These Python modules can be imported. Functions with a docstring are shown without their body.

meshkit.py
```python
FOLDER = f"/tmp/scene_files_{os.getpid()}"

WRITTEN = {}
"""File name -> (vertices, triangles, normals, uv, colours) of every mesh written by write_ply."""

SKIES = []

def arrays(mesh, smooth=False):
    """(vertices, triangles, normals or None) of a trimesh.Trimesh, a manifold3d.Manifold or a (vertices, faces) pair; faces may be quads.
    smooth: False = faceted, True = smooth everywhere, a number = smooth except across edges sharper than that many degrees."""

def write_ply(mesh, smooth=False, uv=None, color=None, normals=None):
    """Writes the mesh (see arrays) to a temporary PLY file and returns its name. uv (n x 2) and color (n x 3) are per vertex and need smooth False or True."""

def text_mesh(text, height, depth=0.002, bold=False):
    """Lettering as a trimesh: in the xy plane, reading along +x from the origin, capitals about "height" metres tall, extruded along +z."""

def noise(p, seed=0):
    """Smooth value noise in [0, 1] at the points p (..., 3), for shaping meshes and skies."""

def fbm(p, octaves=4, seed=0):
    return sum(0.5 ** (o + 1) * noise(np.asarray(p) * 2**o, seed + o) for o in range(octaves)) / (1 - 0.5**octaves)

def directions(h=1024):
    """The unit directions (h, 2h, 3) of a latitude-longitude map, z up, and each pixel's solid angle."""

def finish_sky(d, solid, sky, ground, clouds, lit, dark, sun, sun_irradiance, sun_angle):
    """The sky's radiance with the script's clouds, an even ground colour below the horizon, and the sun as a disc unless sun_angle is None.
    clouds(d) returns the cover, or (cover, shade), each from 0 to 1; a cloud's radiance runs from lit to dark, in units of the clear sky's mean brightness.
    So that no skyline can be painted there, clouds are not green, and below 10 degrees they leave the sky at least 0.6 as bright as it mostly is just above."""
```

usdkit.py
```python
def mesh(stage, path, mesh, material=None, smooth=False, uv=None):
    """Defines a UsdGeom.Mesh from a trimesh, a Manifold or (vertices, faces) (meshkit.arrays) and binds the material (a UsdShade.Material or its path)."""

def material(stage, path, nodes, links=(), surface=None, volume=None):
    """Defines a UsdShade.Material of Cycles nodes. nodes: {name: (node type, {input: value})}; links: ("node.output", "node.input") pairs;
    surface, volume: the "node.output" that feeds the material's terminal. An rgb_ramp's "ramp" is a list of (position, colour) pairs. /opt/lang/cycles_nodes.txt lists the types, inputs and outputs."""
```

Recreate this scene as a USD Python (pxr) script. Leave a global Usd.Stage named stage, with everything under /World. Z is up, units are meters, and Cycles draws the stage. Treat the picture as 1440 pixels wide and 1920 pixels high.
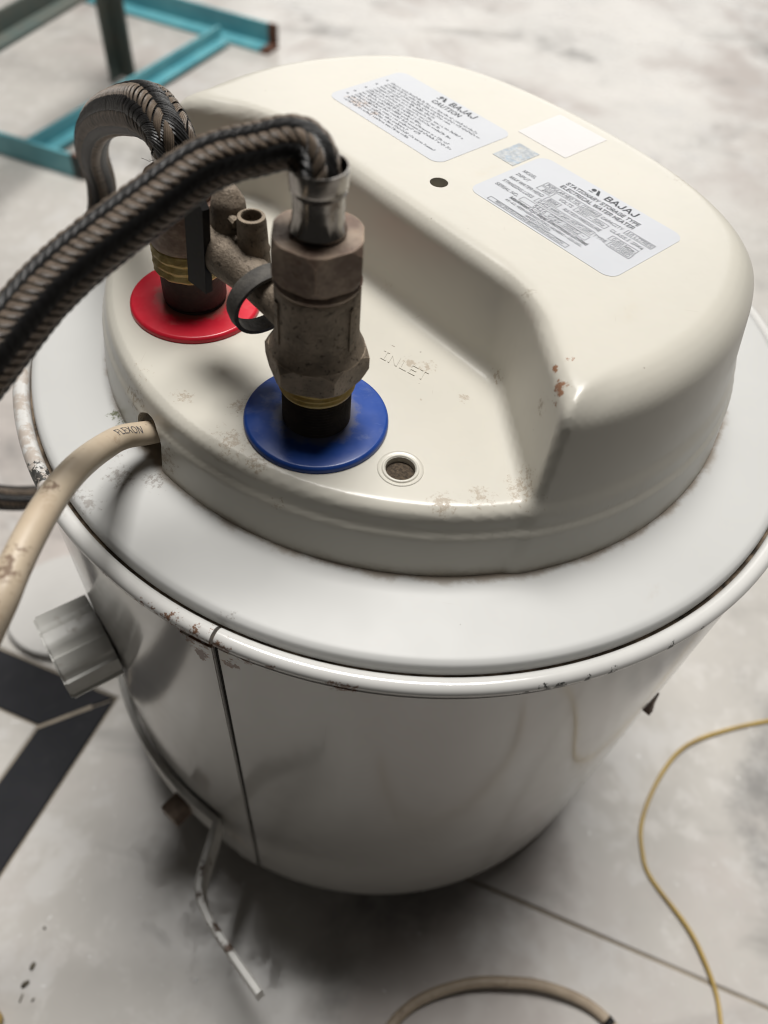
import math, random
import numpy as np, trimesh, usdkit, meshkit, manifold3d
from shapely.geometry import Polygon, box as sbox
from pxr import Usd, UsdGeom, UsdLux, UsdShade, Gf, Sdf

stage = Usd.Stage.CreateInMemory()
UsdGeom.Xform.Define(stage, '/World'); UsdGeom.Scope.Define(stage, '/World/Looks')
rng = random.Random(7); nrg = np.random.default_rng(7)
H0 = 0.29          # everything is modelled with z = 0 on the heater's top plate, which stands 0.29 m above the floor

# ------------------------------------------------------------------ camera
cam = UsdGeom.Camera.Define(stage, '/World/camera')
R_ = (0.99015654, 0.11802658, 0.07523127); U_ = (-0.13928789, 0.77814413, 0.61244641); F_ = (-0.01374418, 0.61689662, -0.78692417)
EYE = (0.0, -0.24242573, 0.19191056 + H0)
cam.AddTransformOp().Set(Gf.Matrix4d(*R_, 0, *U_, 0, *(-x for x in F_), 0, *EYE, 1))
cam.CreateHorizontalApertureAttr(36.0); cam.CreateFocalLengthAttr(36.0 * 1449.955 / 1440)
cam.CreateFStopAttr(11.0); cam.CreateFocusDistanceAttr(0.238)
cam.CreateClippingRangeAttr((0.01, 100.0)); cam.CreateExposureAttr(0.12)

# ------------------------------------------------------------------ light: dim room air, a wide bright opening high behind, a smaller one to the right
dome = UsdLux.DomeLight.Define(stage, '/World/room_light')
usdkit.material(stage, '/World/Looks/room_air', {'b': ('background_shader', {'color': (1.0, 0.95, 0.89), 'strength': 0.034})}, surface='b.background')
UsdShade.MaterialBindingAPI.Apply(dome.GetPrim()).Bind(UsdShade.Material.Get(stage, '/World/Looks/room_air'))
def rect_light(name, pos, target, w, h, power, color):
    l = UsdLux.RectLight.Define(stage, '/World/' + name)
    m = Gf.Matrix4d().SetLookAt(Gf.Vec3d(*pos), Gf.Vec3d(*target), Gf.Vec3d(0, 0, 1)).GetInverse()
    l.AddTransformOp().Set(m); l.CreateWidthAttr(w); l.CreateHeightAttr(h)
    l.CreateIntensityAttr(power); l.CreateNormalizeAttr(False); l.CreateColorAttr(Gf.Vec3f(*color))
rect_light('skylight', (0.0, 0.62, 2.75), (0.0, 0.05, 0.2), 1.1, 0.9, 28.5, (1.0, 0.975, 0.94))
rect_light('doorway_light', (0.2, 3.4, 1.5), (0.0, 0.0, 0.1), 2.6, 2.2, 1.7, (1.0, 0.98, 0.95))

# ------------------------------------------------------------------ helpers: prims
used = {}
def numbered(parent, name):
    k = (str(parent), name); n = used.get(k, -1) + 1; used[k] = n
    return f'{parent}/{name}' + (f'_{n:03d}' if n else '')
class T:                                            # a thing: an Xform at its base; meshes are given in modelling coordinates
    def __init__(s, name, label, cat=None, base=(0, 0, -H0), group=None, kind=None):
        s.path = numbered('/World', name); s.base = np.array(base, float)
        x = UsdGeom.Xform.Define(stage, s.path); x.AddTranslateOp().Set(Gf.Vec3d(*(s.base + [0, 0, H0])))
        p = x.GetPrim()
        if label: p.SetCustomDataByKey('label', label)
        if cat: p.SetCustomDataByKey('category', cat)
        if group: p.SetCustomDataByKey('group', group)
        if kind: p.SetCustomDataByKey('kind', kind)
def part(thing, name, mesh, mat, parent=None, label=None, smooth=32, uv=None, kind=None):
    path = numbered(parent or thing.path, name)
    v, f, n = meshkit.arrays(mesh, False)
    tm = trimesh.Trimesh(v - thing.base, f, process=False)
    usdkit.mesh(stage, path, tm, '/World/Looks/' + mat, smooth=smooth, uv=uv)
    p = stage.GetPrimAtPath(path)
    if label: p.SetCustomDataByKey('label', label)
    if kind: p.SetCustomDataByKey('kind', kind)
    return path

# ------------------------------------------------------------------ helpers: materials
def surf(name, base, rough=0.4, var=0.06, vscale=30.0, layers=(), bump=None, metallic=0.0, coat=0.0, base2=None, spec=0.5, sss=0.0, rough_var=0.0):
    """layers: (colour, strength, mask): mask = ('noise', scale, lo, hi) | ('spots', [(x,y,z,r)...], noise scale) | ('ring', cx, cy, r0, r1, noise scale) | ('band', z0, z1, noise scale); each layer roughens too"""
    N = {'geo': ('geometry', {}), 'p': ('principled_bsdf', {'roughness': rough, 'metallic': metallic, 'coat_weight': coat, 'coat_roughness': 0.08, 'specular_ior_level': spec})}; L = []
    cnt = [0]
    def add(kind, links=None, **inp):
        cnt[0] += 1; k = f'n{cnt[0]}'; N[k] = (kind, inp)
        for sock, src in (links or {}).items(): L.append((src, f'{k}.{sock}'))
        return k
    def math_(op, a, b, clamp=False):
        li, inp = {}, {'math_type': op, 'use_clamp': clamp}
        for key, x in (('value1', a), ('value2', b)):
            if isinstance(x, str): li[key] = x
            else: inp[key] = x
        return add('math', li, **inp) + '.value'
    def noise(scale, detail=4.0, rgh=0.6, dist=0.0):
        return add('noise_texture', {'vector': 'geo.position'}, scale=scale, detail=detail, roughness=rgh, distortion=dist) + '.fac'
    def step(x, lo, hi):
        return add('map_range', {'value': x}, range_type='smoothstep', from_min=lo, from_max=hi, to_min=0.0, to_max=1.0, clamp=True) + '.result'
    if base2 is None: base2 = tuple(c * (1 - var) for c in base)
    v = step(noise(vscale, 5.0, 0.62), 0.35, 0.68)
    col = add('mix_color', {'fac': v}, a=base, b=base2) + '.result'
    dirt_total = None
    for color, strength, m in layers:
        if m[0] == 'noise': mask = step(noise(m[1], 6.0, 0.65, 0.3), m[2], m[3])
        elif m[0] == 'spots':
            acc = None
            for (x, y, z, r) in m[1]:
                d = add('vector_math', {'vector1': 'geo.position'}, math_type='distance', vector2=(x, y, z + H0)) + '.value'
                s = add('map_range', {'value': d}, range_type='linear', from_min=0.0, from_max=r, to_min=1.0, to_max=0.0, clamp=True) + '.result'
                acc = s if acc is None else math_('maximum', acc, s)
            nz = noise(m[2], 8.0, 0.74)
            lo, hi, amp = m[3] if len(m) > 3 else (0.50, 0.85, 3.0)
            mask = step(math_('add', math_('multiply', acc, 0.85), math_('multiply', math_('subtract', nz, 0.5), amp)), lo, hi)
            mask = math_('multiply', mask, step(acc, 0.0, 0.25))
        elif m[0] == 'edge':
            bv = add('bevel', {}, radius=m[1], samples=6)
            dt = add('vector_math', {'vector1': bv + '.bevel', 'vector2': 'geo.normal'}, math_type='dot_product') + '.value'
            mask = math_('multiply', step(math_('subtract', 1.0, dt), 0.008, 0.06), step(noise(m[2], 5.0, 0.65), 0.36, 0.58))
        elif m[0] == 'streak':
            mp = add('mapping', {'vector': 'geo.position'}, mapping_type='point', rotation=m[4] if len(m) > 4 else (0.0, 0.0, 0.7), scale=m[1])
            k = add('noise_texture', {'vector': mp + '.vector'}, scale=1.0, detail=5.0, roughness=0.6, distortion=0.4)
            mask = step(k + '.fac', m[2], m[3])
        elif m[0] == 'ring':
            sp = add('separate_xyz', {'vector': 'geo.position'})
            xy = add('combine_xyz', {'x': math_('subtract', sp + '.x', m[1]), 'y': math_('subtract', sp + '.y', m[2])})
            d = add('vector_math', {'vector1': xy + '.vector'}, math_type='length') + '.value'
            s = add('map_range', {'value': d}, range_type='linear', from_min=m[3], from_max=m[4], to_min=1.0, to_max=0.0, clamp=True) + '.result'
            nz = noise(m[5], 5.0, 0.65)
            mask = step(math_('add', s, math_('multiply', math_('subtract', nz, 0.5), 1.8)), 0.35, 0.95)
            mask = math_('multiply', mask, s)
        else:
            sp = add('separate_xyz', {'vector': 'geo.position'})
            s = add('map_range', {'value': sp + '.z'}, range_type='linear', from_min=m[1] + H0, from_max=m[2] + H0, to_min=1.0, to_max=0.0, clamp=True) + '.result'
            nz = noise(m[3], 5.0, 0.65)
            mask = math_('multiply', step(math_('add', s, math_('multiply', math_('subtract', nz, 0.5), 1.6)), 0.3, 0.9), s)
        mask = math_('multiply', mask, strength, True)
        col = add('mix_color', {'fac': mask, 'a': col}, b=color) + '.result'
        dirt_total = mask if dirt_total is None else math_('maximum', dirt_total, mask)
    L.append((col, 'p.base_color'))
    rr = math_('add', rough, math_('multiply', dirt_total, 0.35), True) if dirt_total else None
    if rough_var:
        rv = math_('multiply', math_('subtract', noise(vscale * 2.3), 0.5), rough_var)
        rr = math_('add', rr if rr else rough, rv, True)
    if rr: L.append((rr, 'p.roughness'))
    if bump:
        b = add('bump', {'height': noise(bump[0], 4.0, 0.6)}, strength=bump[1], distance=bump[2] if len(bump) > 2 else 0.0005)
        L.append((b + '.normal', 'p.normal'))
    if sss: N['p'][1].update(subsurface_weight=sss, subsurface_radius=(0.004, 0.0035, 0.003), subsurface_scale=1.0)
    usdkit.material(stage, '/World/Looks/' + name, N, L, surface='p.BSDF')

IN0, OUT0 = (-.0271, -.0802), (-.0762, -.0335)
BROWN = (0.10, 0.065, 0.04); RUST = (0.16, 0.07, 0.03); GRIME = (0.045, 0.035, 0.027); BLACK = (0.015, 0.016, 0.015)
def polar(r, deg, z): return (r * math.cos(math.radians(deg)), r * math.sin(math.radians(deg)), z)
rim_rust = [polar(.1505, a, -.0085 - .001 * math.sin(a * 3)) + (s,) for a, s in ((221, .006), (225, .006), (229, .005), (233, .005), (236, .006), (239, .006), (242, .006), (245, .007), (247, .008), (250, .011), (253, .008), (256, .006), (259, .005), (267, .008), (264, .0035))] + [polar(.149, 250, -.018) + (.007,), polar(.149, 254, -.017) + (.005,)]
rim_rust += [polar(.1496, a, -.0085) + (.0034,) for a in (217, 219, 223, 227, 231, 234.5, 237.5, 240.5, 243.5)]
rim_black = [polar(.150, a, z) + (s,) for a, z, s in ((287.2, -.0078, .0045), (289, -.0070, .0042), (290.4, -.0064, .0035), (293.8, -.0055, .003), (284, -.0085, .003), (277, -.0088, .003), (297, -.006, .003), (219, -.005, .010), (222.5, -.004, .007), (305, -.006, .004), (310, -.006, .003))]
surf('marble', (0.56, 0.537, 0.50), 0.24, base2=(0.475, 0.458, 0.43), vscale=5.0, layers=[((0.62, 0.60, 0.575), 0.4, ('noise', 46.0, 0.50, 0.66)), ((0.36, 0.345, 0.325), 0.22, ('noise', 62.0, 0.56, 0.74)), 
    ((0.43, 0.385, 0.36), 0.8, ('noise', 3.1, 0.48, 0.64)), ((0.19, 0.185, 0.178), 0.85, ('noise', 5.3, 0.53, 0.70)), ((0.16, 0.15, 0.14), 0.55, ('streak', (3.0, 9.0, 3.0), 0.56, 0.70)), ((0.58, 0.57, 0.555), 0.5, ('noise', 16.0, 0.53, 0.66)),
    ((0.80, 0.80, 0.79), 0.9, ('noise', 120.0, 0.665, 0.70)), ((0.74, 0.74, 0.73), 0.8, ('noise', 260.0, 0.675, 0.71)), ((0.22, 0.20, 0.18), 0.7, ('noise', 150.0, 0.725, 0.755))], rough_var=0.22)
surf('black_stone', (0.018, 0.019, 0.022), 0.62, spec=0.12, base2=(0.026, 0.026, 0.030), vscale=14.0, layers=[((0.07, 0.07, 0.07), 0.3, ('noise', 40.0, 0.55, 0.8))], rough_var=0.3)
surf('grout', (0.33, 0.285, 0.225), 0.85, vscale=60.0, var=0.3)
surf('white_paint', (0.52, 0.508, 0.485), 0.15, var=0.05, vscale=12.0, coat=0.25, layers=[((0.25, 0.21, 0.17), 0.55, ('streak', (300.0, 300.0, 18.0), 0.68, 0.80, (0.0, 0.0, 0.0))), 
    ((0.42, 0.38, 0.33), 0.30, ('noise', 26.0, 0.60, 0.80)), (BROWN, 0.7, ('noise', 230.0, 0.715, 0.745)), (RUST, 0.92, ('spots', rim_rust, 330.0, (0.42, 0.54, 2.4))), (BLACK, 0.95, ('spots', rim_black, 380.0, (0.42, 0.54, 2.4))), ((0.2, .14, .09), 0.5, ('spots', [polar(.149, 244, -.20) + (.018,), polar(.149, 248, -.225) + (.02,)], 150.0))], rough_var=0.12)
rim_dirt = [polar(.148, a, -.003) + (.012,) for a in (206, 212, 216, 220, 224, 200)]
surf('rim_paint', (0.60, 0.595, 0.575), 0.16, var=0.05, vscale=20.0, coat=0.3, layers=[
    ((0.30, 0.21, 0.14), 0.55, ('spots', rim_dirt, 300.0, (.35, .8, 2.6))), (RUST, 0.95, ('spots', rim_rust, 420.0, (0.42, 0.54, 2.4))), (BLACK, 0.95, ('spots', rim_black, 420.0, (0.42, 0.54, 2.4))), (BROWN, 0.6, ('noise', 260.0, 0.735, 0.765))], rough_var=0.12)
plate_spots = [(-.0416, -.1363, 0, .004), (-.0455, -.1352, 0, .003), (-.0924, -.0835, 0, .006), (-.095, -.079, 0, .004), (-.0767, -.0921, 0, .008), (-.088, -.092, 0, .009), (-.094, -.104, 0, .008), (-.1, -.1, 0, .006)]
surf('plate_paint', (0.50, 0.502, 0.49), 0.46, spec=0.35, var=0.04, vscale=14.0, coat=0.0, layers=[((0.42, 0.40, 0.37), 0.45, ('streak', (40.0, 900.0, 40.0), 0.70, 0.78, (0.0, 0.0, 0.9))), 
    ((0.21, 0.155, 0.10), 0.8, ('ring', 0, 0.002, .1165, .1215, 140.0)), ((0.36, 0.29, 0.22), 0.45, ('noise', 34.0, 0.64, 0.82)),
    (BROWN, 0.7, ('noise', 230.0, 0.735, 0.765)), (BROWN, 0.45, ('spots', plate_spots, 600.0)), ((0.10, .11, .05), 0.9, ('spots', [(-.0975, -.0665, 0, .006), (-.0945, -.069, 0, .005)], 380.0))], rough_var=0.15)
surf('groove_grime', (0.07, 0.052, 0.036), 0.9, base2=(0.24, 0.18, 0.125), vscale=160.0, layers=[(BLACK, 0.8, ('noise', 120.0, 0.5, 0.7))], bump=(500.0, 0.8))
cap_rust = [(.0385, -.086, .055, .0045), (.0365, -.079, .056, .003), (.041, -.077, .057, .0025), (.037, -.088, .052, .003)]
cap_dirt = [(-.0016, -.0492, .025, .006), (.0035, -.050, .025, .006), (.0165, -.0619, .025, .004), (-.0678, -.0787, .025, .006), (-.0506, -.0788, .025, .007), (-.049, -.0935, .025, .012), (-.041, -.1005, .025, .008), (.0361, -.0958, .025, .012),
            (.0232, -.1011, .025, .008), (.013, -.1055, .025, .008), (.0033, -.0657, .025, .002), (-.0118, -.0127, .027, .007), (.027, -.052, .027, .006), (.034, -.083, .045, .008), (-.100, .030, .05, .008), (-.0332, -.1059, .0164, .005), (-.079, -.080, .006, .016), (-.083, -.072, .016, .014), (-.072, -.087, .008, .012)]
cap_scuff = [(.014, .092, .055, .008), (.031, .086, .056, .006), (.084, .028, .055, .012), (.09, .012, .053, .008), (.0293, -.0494, .057, .006), (.005, -.03, .055, .004)]
surf('cream_plastic', (0.555, 0.53, 0.465), 0.30, var=0.05, vscale=18.0, base2=(0.53, 0.51, 0.45), bump=(60.0, 0.06, 0.002), layers=[((0.34, 0.30, 0.24), 0.5, ('streak', (60.0, 1500.0, 60.0), 0.70, 0.76, (0.0, 0.0, 0.5))), ((0.36, 0.32, 0.26), 0.5, ('streak', (1400.0, 90.0, 90.0), 0.70, 0.76, (0.0, 0.0, 0.3))), 
    ((0.22, 0.165, 0.11), 0.6, ('band', -.002, .007, 130.0)), ((0.27, 0.20, 0.13), 0.6, ('spots', cap_dirt, 700.0)), ((0.24, 0.10, 0.04), 0.9, ('spots', cap_rust, 520.0, (.45,.6,2.2))),
    ((0.27, 0.23, 0.17), 0.5, ('spots', cap_scuff, 900.0, (.62, .9, 3.0))), ((0.45, 0.39, 0.29), 0.4, ('noise', 42.0, 0.60, 0.82)), (BROWN, 0.8, ('noise', 320.0, 0.712, 0.74))], rough_var=0.12, sss=0.0)
surf('dark_hole', (0.02, 0.017, 0.014), 0.9)
surf('plug_dirt', (0.085, 0.062, 0.04), 0.95, base2=(0.03, 0.022, 0.015), vscale=900.0, bump=(1500.0, 0.9))
surf('blue_plastic', (0.012, 0.058, 0.29), 0.30, var=0.15, vscale=60.0, layers=[((0.14, 0.17, 0.25), 0.45, ('noise', 90.0, 0.54, 0.78)), ((0.16, 0.15, 0.13), 0.6, ('ring', IN0[0], IN0[1], .0105, .0160, 240.0)), ((0.13, 0.2, 0.4), 0.5, ('streak', (120.0, 2500.0, 120.0), 0.68, 0.74, (0.0, 0.0, 0.9))), ((.25, .2, .15), .5, ('noise', 700., .74, .77))], rough_var=0.2)
surf('red_plastic', (0.60, 0.014, 0.034), 0.32, var=0.12, vscale=60.0, layers=[((0.42, 0.16, 0.13), 0.45, ('noise', 90.0, 0.54, 0.78)), ((0.20, 0.14, 0.10), 0.7, ('ring', OUT0[0], OUT0[1], .0105, .0165, 240.0))], rough_var=0.2)
surf('cast_metal', (0.27, 0.218, 0.165), 0.62, base2=(0.16, 0.127, 0.094), vscale=160.0, metallic=0.25, layers=[((0.42, 0.34, 0.25), 0.8, ('edge', 0.0009, 300.0)), ((0.20, 0.21, 0.17), 0.5, ('noise', 55.0, 0.58, 0.72)), ((0.035, 0.027, 0.02), 0.7, ('noise', 700.0, 0.56, 0.66)), ((0.24, 0.19, 0.14), 0.4, ('noise', 90.0, 0.6, 0.75))], bump=(1300.0, 0.55, 0.0006))
surf('rusty_metal', (0.12, 0.078, 0.058), 0.5, base2=(0.26, 0.20, 0.15), vscale=120.0, metallic=0.3, layers=[((0.40, 0.30, 0.22), 0.75, ('edge', 0.0009, 260.0)), ((0.24, 0.17, 0.125), 0.75, ('noise', 260.0, 0.57, 0.68)), ((0.10, 0.035, 0.022), 0.7, ('noise', 70.0, 0.5, 0.68))], bump=(700.0, 0.4))
surf('dark_nipple', (0.040, 0.030, 0.024), 0.7, base2=(0.022, 0.017, 0.014), vscale=200.0, layers=[((0.12, 0.07, 0.04), 0.5, ('noise', 300.0, 0.6, 0.75))], bump=(900.0, 0.6))
surf('steel', (0.36, 0.34, 0.32), 0.17, base2=(0.24, 0.225, 0.205), vscale=90.0, metallic=1.0, layers=[((0.11, 0.075, 0.05), 0.75, ('noise', 150.0, 0.53, 0.72)), ((0.06, 0.045, 0.035), .6, ('noise', 60.0, .55, .75))], rough_var=0.2)
surf('steel_lip', (0.62, 0.58, 0.53), 0.2, metallic=1.0, vscale=90.0, layers=[((0.2, 0.14, 0.09), 0.6, ('noise', 200.0, 0.55, 0.75))])
surf('teflon_tape', (0.66, 0.52, 0.22), 0.5, base2=(0.50, 0.35, 0.10), vscale=160.0, layers=[((0.30, 0.24, 0.08), 0.5, ('noise', 300.0, 0.55, 0.7))], bump=(600.0, 0.5))
surf('black_plastic', (0.014, 0.013, 0.013), 0.65, spec=0.3, layers=[((0.09, 0.075, 0.06), 0.5, ('noise', 240.0, 0.5, 0.75))], vscale=80.0)
surf('dusty_black', (0.045, 0.042, 0.038), 0.75, base2=(0.085, 0.078, 0.068), vscale=260.0, bump=(900.0, 0.4))
surf('brass_inside', (0.12, 0.09, 0.05), 0.6)
surf('cord_sheath', (0.54, 0.45, 0.335), 0.42, base2=(0.48, 0.39, 0.285), vscale=60.0, layers=[((0.13, 0.075, 0.045), 0.85, ('spots', [(-.0845, -.1495, .041, .007), (-.0842, -.155, .0425, .009), (-.0845, -.160, .042, .009), (-.085, -.113, .032, .0035), (-.0855, -.118, .034, .0035), (-.085, -.131, .041, .006), (-.0795, -.081, .012, .006)], 260.0)),
    ((0.30, 0.20, 0.12), 0.6, ('noise', 110.0, 0.56, 0.74)), (BROWN, 0.8, ('noise', 260.0, 0.71, 0.75))], rough_var=0.2)
surf('beige_cable_sheath', (0.46, 0.375, 0.28), 0.5, base2=(0.36, 0.285, 0.21), vscale=50.0, layers=[(BROWN, 0.7, ('noise', 130.0, 0.58, 0.72))])
surf('yellow_insulation', (0.46, 0.31, 0.06), 0.35, base2=(0.36, 0.25, 0.09), vscale=40.0, layers=[((0.5, 0.47, 0.38), 0.6, ('noise', 18.0, 0.55, 0.75))])
surf('grey_plastic', (0.52, 0.515, 0.485), 0.40, base2=(0.44, 0.435, 0.405), vscale=50.0, layers=[((0.22, 0.17, 0.12), 0.5, ('noise', 90.0, 0.57, 0.75))])
surf('strap_paint', (0.58, 0.57, 0.54), 0.32, base2=(0.46, 0.45, 0.42), vscale=60.0, layers=[((0.09, 0.05, 0.032), 0.95, ('spots', [(-.0662, -.158, -.203, .012), (-.064, -.171, -.203, .010), (-.052, -.1845, -.200, .012), (-.046, -.190, -.202, .012), (-.0655, -.150, -.212, .012)], 190.0)), (RUST, 0.6, ('noise', 180.0, 0.6, 0.72))])
surf('strap_edge_paint', (0.80, 0.80, 0.78), 0.4, vscale=60.0, var=0.1, layers=[((0.10, 0.06, 0.04), 0.8, ('noise', 260.0, 0.58, 0.66))])
surf('lid_plastic', (0.53, 0.52, 0.50), 0.4, vscale=20.0)
surf('turquoise_paint', (0.15, 0.42, 0.47), 0.38, base2=(0.10, 0.34, 0.40), vscale=22.0, layers=[((0.14, 0.06, 0.04), 0.7, ('noise', 26.0, 0.66, 0.76))])
surf('weathered_paint', (0.085, 0.115, 0.105), 0.6, base2=(0.12, 0.125, 0.105), vscale=24.0, layers=[((0.12, 0.05, 0.035), 0.8, ('noise', 22.0, 0.57, 0.70))])
surf('rusty_end', (0.14, 0.06, 0.035), 0.85, base2=(0.07, 0.035, 0.025), vscale=80.0)
surf('label_paper', (0.49, 0.505, 0.535), 0.30, var=0.03, vscale=40.0, layers=[((0.42, 0.26, 0.15), 0.45, ('spots', [(-.034, .052, .058, .010), (-.028, .046, .058, .007)], 300.0))])
surf('sticker_paper', (0.60, 0.585, 0.58), 0.4, var=0.03, vscale=40.0)
surf('label_ink', (0.022, 0.026, 0.034), 0.5, var=0.1)
surf('faded_ink', (0.085, 0.092, 0.11), 0.5, var=0.2)
surf('cord_ink', (0.13, 0.12, 0.12), 0.6, var=0.3, vscale=400.0)
surf('hologram', (0.30, 0.33, 0.36), 0.35, base2=(0.47, 0.48, 0.48), vscale=700.0, metallic=0.35, layers=[((0.30, 0.40, 0.50), 0.45, ('noise', 260.0, 0.54, 0.62)), ((0.42, 0.38, 0.30), 0.5, ('noise', 420.0, 0.56, 0.62))])
surf('grit', (0.05, 0.045, 0.04), 0.9, base2=(0.14, 0.12, 0.08), vscale=250.0)
def strand_mat(name, base, dark, rough):
    N = {'uv': ('attribute', {'attribute': 'st'}), 's': ('separate_xyz', {}), 'geo': ('geometry', {}),
         'm': ('math', {'math_type': 'multiply', 'value2': 31.0}), 'sin': ('math', {'math_type': 'sine'}), 'ab': ('map_range', {'range_type': 'linear', 'from_min': -1.0, 'from_max': 0.2, 'to_min': 0.0, 'to_max': 1.0, 'clamp': True}),
         'nz': ('noise_texture', {'scale': 420.0, 'detail': 4.0}), 'mr': ('map_range', {'range_type': 'smoothstep', 'from_min': 0.35, 'from_max': 0.7, 'to_min': 0.0, 'to_max': 1.0, 'clamp': True}),
         'c1': ('mix_color', {'a': base, 'b': tuple(x * 0.55 for x in base)}), 'c2': ('mix_color', {'a': dark}), 'b': ('bump', {'strength': 0.6, 'distance': 0.0003}), 'p': ('principled_bsdf', {'roughness': rough})}
    L = [('uv.vector', 's.vector'), ('s.x', 'm.value1'), ('m.value', 'sin.value1'), ('sin.value', 'ab.value'), ('geo.position', 'nz.vector'), ('nz.fac', 'mr.value'), ('mr.result', 'c1.fac'), ('c1.result', 'c2.b'), ('ab.result', 'c2.fac'),
         ('c2.result', 'p.base_color'), ('sin.value', 'b.height'), ('b.normal', 'p.normal')]
    usdkit.material(stage, '/World/Looks/' + name, N, L, surface='p.BSDF')
strand_mat('tan_strand', (0.29, 0.225, 0.17), (0.09, 0.068, 0.05), 0.36)
strand_mat('black_strand', (0.024, 0.023, 0.023), (0.007, 0.007, 0.007), 0.36)

# ------------------------------------------------------------------ helpers: shapes
def grid_mesh(P, close_u=False, close_v=False):
    """P (n, m, 3) -> quads as triangles"""
    n, m = P.shape[:2]; i, j = np.meshgrid(np.arange(n if close_u else n - 1), np.arange(m if close_v else m - 1), indexing='ij')
    a, b, c, d = (i % n) * m + j % m, ((i + 1) % n) * m + j % m, ((i + 1) % n) * m + (j + 1) % m, (i % n) * m + (j + 1) % m
    f = np.concatenate([np.stack([a, b, c], -1).reshape(-1, 3), np.stack([a, c, d], -1).reshape(-1, 3)])
    return trimesh.Trimesh(P.reshape(-1, 3), f, process=False)
def lathe(profile, center=(0, 0), seg=96, a0=0.0, a1=360.0, round_=False):
    """profile: (r, z) points, bottom to top on the outside"""
    p = np.array(profile, float); full = abs(a1 - a0) >= 359.999
    a = np.radians(np.linspace(a0, a1, seg + 1)); a = a[:-1] if full else a
    P = np.stack([center[0] + np.cos(a)[:, None] * p[None, :, 0], center[1] + np.sin(a)[:, None] * p[None, :, 0], np.broadcast_to(p[None, :, 1], (len(a), len(p)))], -1)
    m = grid_mesh(P, close_u=full)
    if not full:                                     # caps on the two ends
        poly = Polygon(p)
        for k, flip in ((0, False), (-1, True)):
            v2, f2 = trimesh.creation.triangulate_polygon(poly, engine='earcut')
            v3 = np.stack([center[0] + np.cos(a[k]) * v2[:, 0], center[1] + np.sin(a[k]) * v2[:, 0], v2[:, 1]], -1)
            m = trimesh.util.concatenate([m, trimesh.Trimesh(v3, f2[:, ::-1] if flip else f2, process=False)])
    return m
def arc(cx, cz, r, d0, d1, n=7): return [(cx + r * math.cos(math.radians(t)), cz + r * math.sin(math.radians(t))) for t in np.linspace(d0, d1, n)]
def spline(pts, n):
    p = np.array(pts, float); t = np.r_[0, np.cumsum(np.sqrt(np.linalg.norm(np.diff(p, axis=0), axis=1)))]
    from scipy.interpolate import CubicSpline
    c = CubicSpline(t, p, bc_type='natural'); q = c(np.linspace(0, t[-1], n * 6))
    s = np.r_[0, np.cumsum(np.linalg.norm(np.diff(q, axis=0), axis=1))]; x = np.linspace(0, s[-1], n)
    return np.stack([np.interp(x, s, q[:, k]) for k in range(q.shape[1])], -1), x
def frames(P):
    Tn = np.gradient(P, axis=0); Tn /= np.linalg.norm(Tn, axis=1)[:, None]
    A = np.zeros_like(P); up = np.array([0, 0, 1.0]) if abs(Tn[0, 2]) < .9 else np.array([1.0, 0, 0])
    a = up - Tn[0] * (up @ Tn[0]); A[0] = a / np.linalg.norm(a)
    for i in range(1, len(P)):
        a = A[i - 1] - Tn[i] * (A[i - 1] @ Tn[i]); A[i] = a / np.linalg.norm(a)
    return Tn, A, np.cross(Tn, A)
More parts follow.
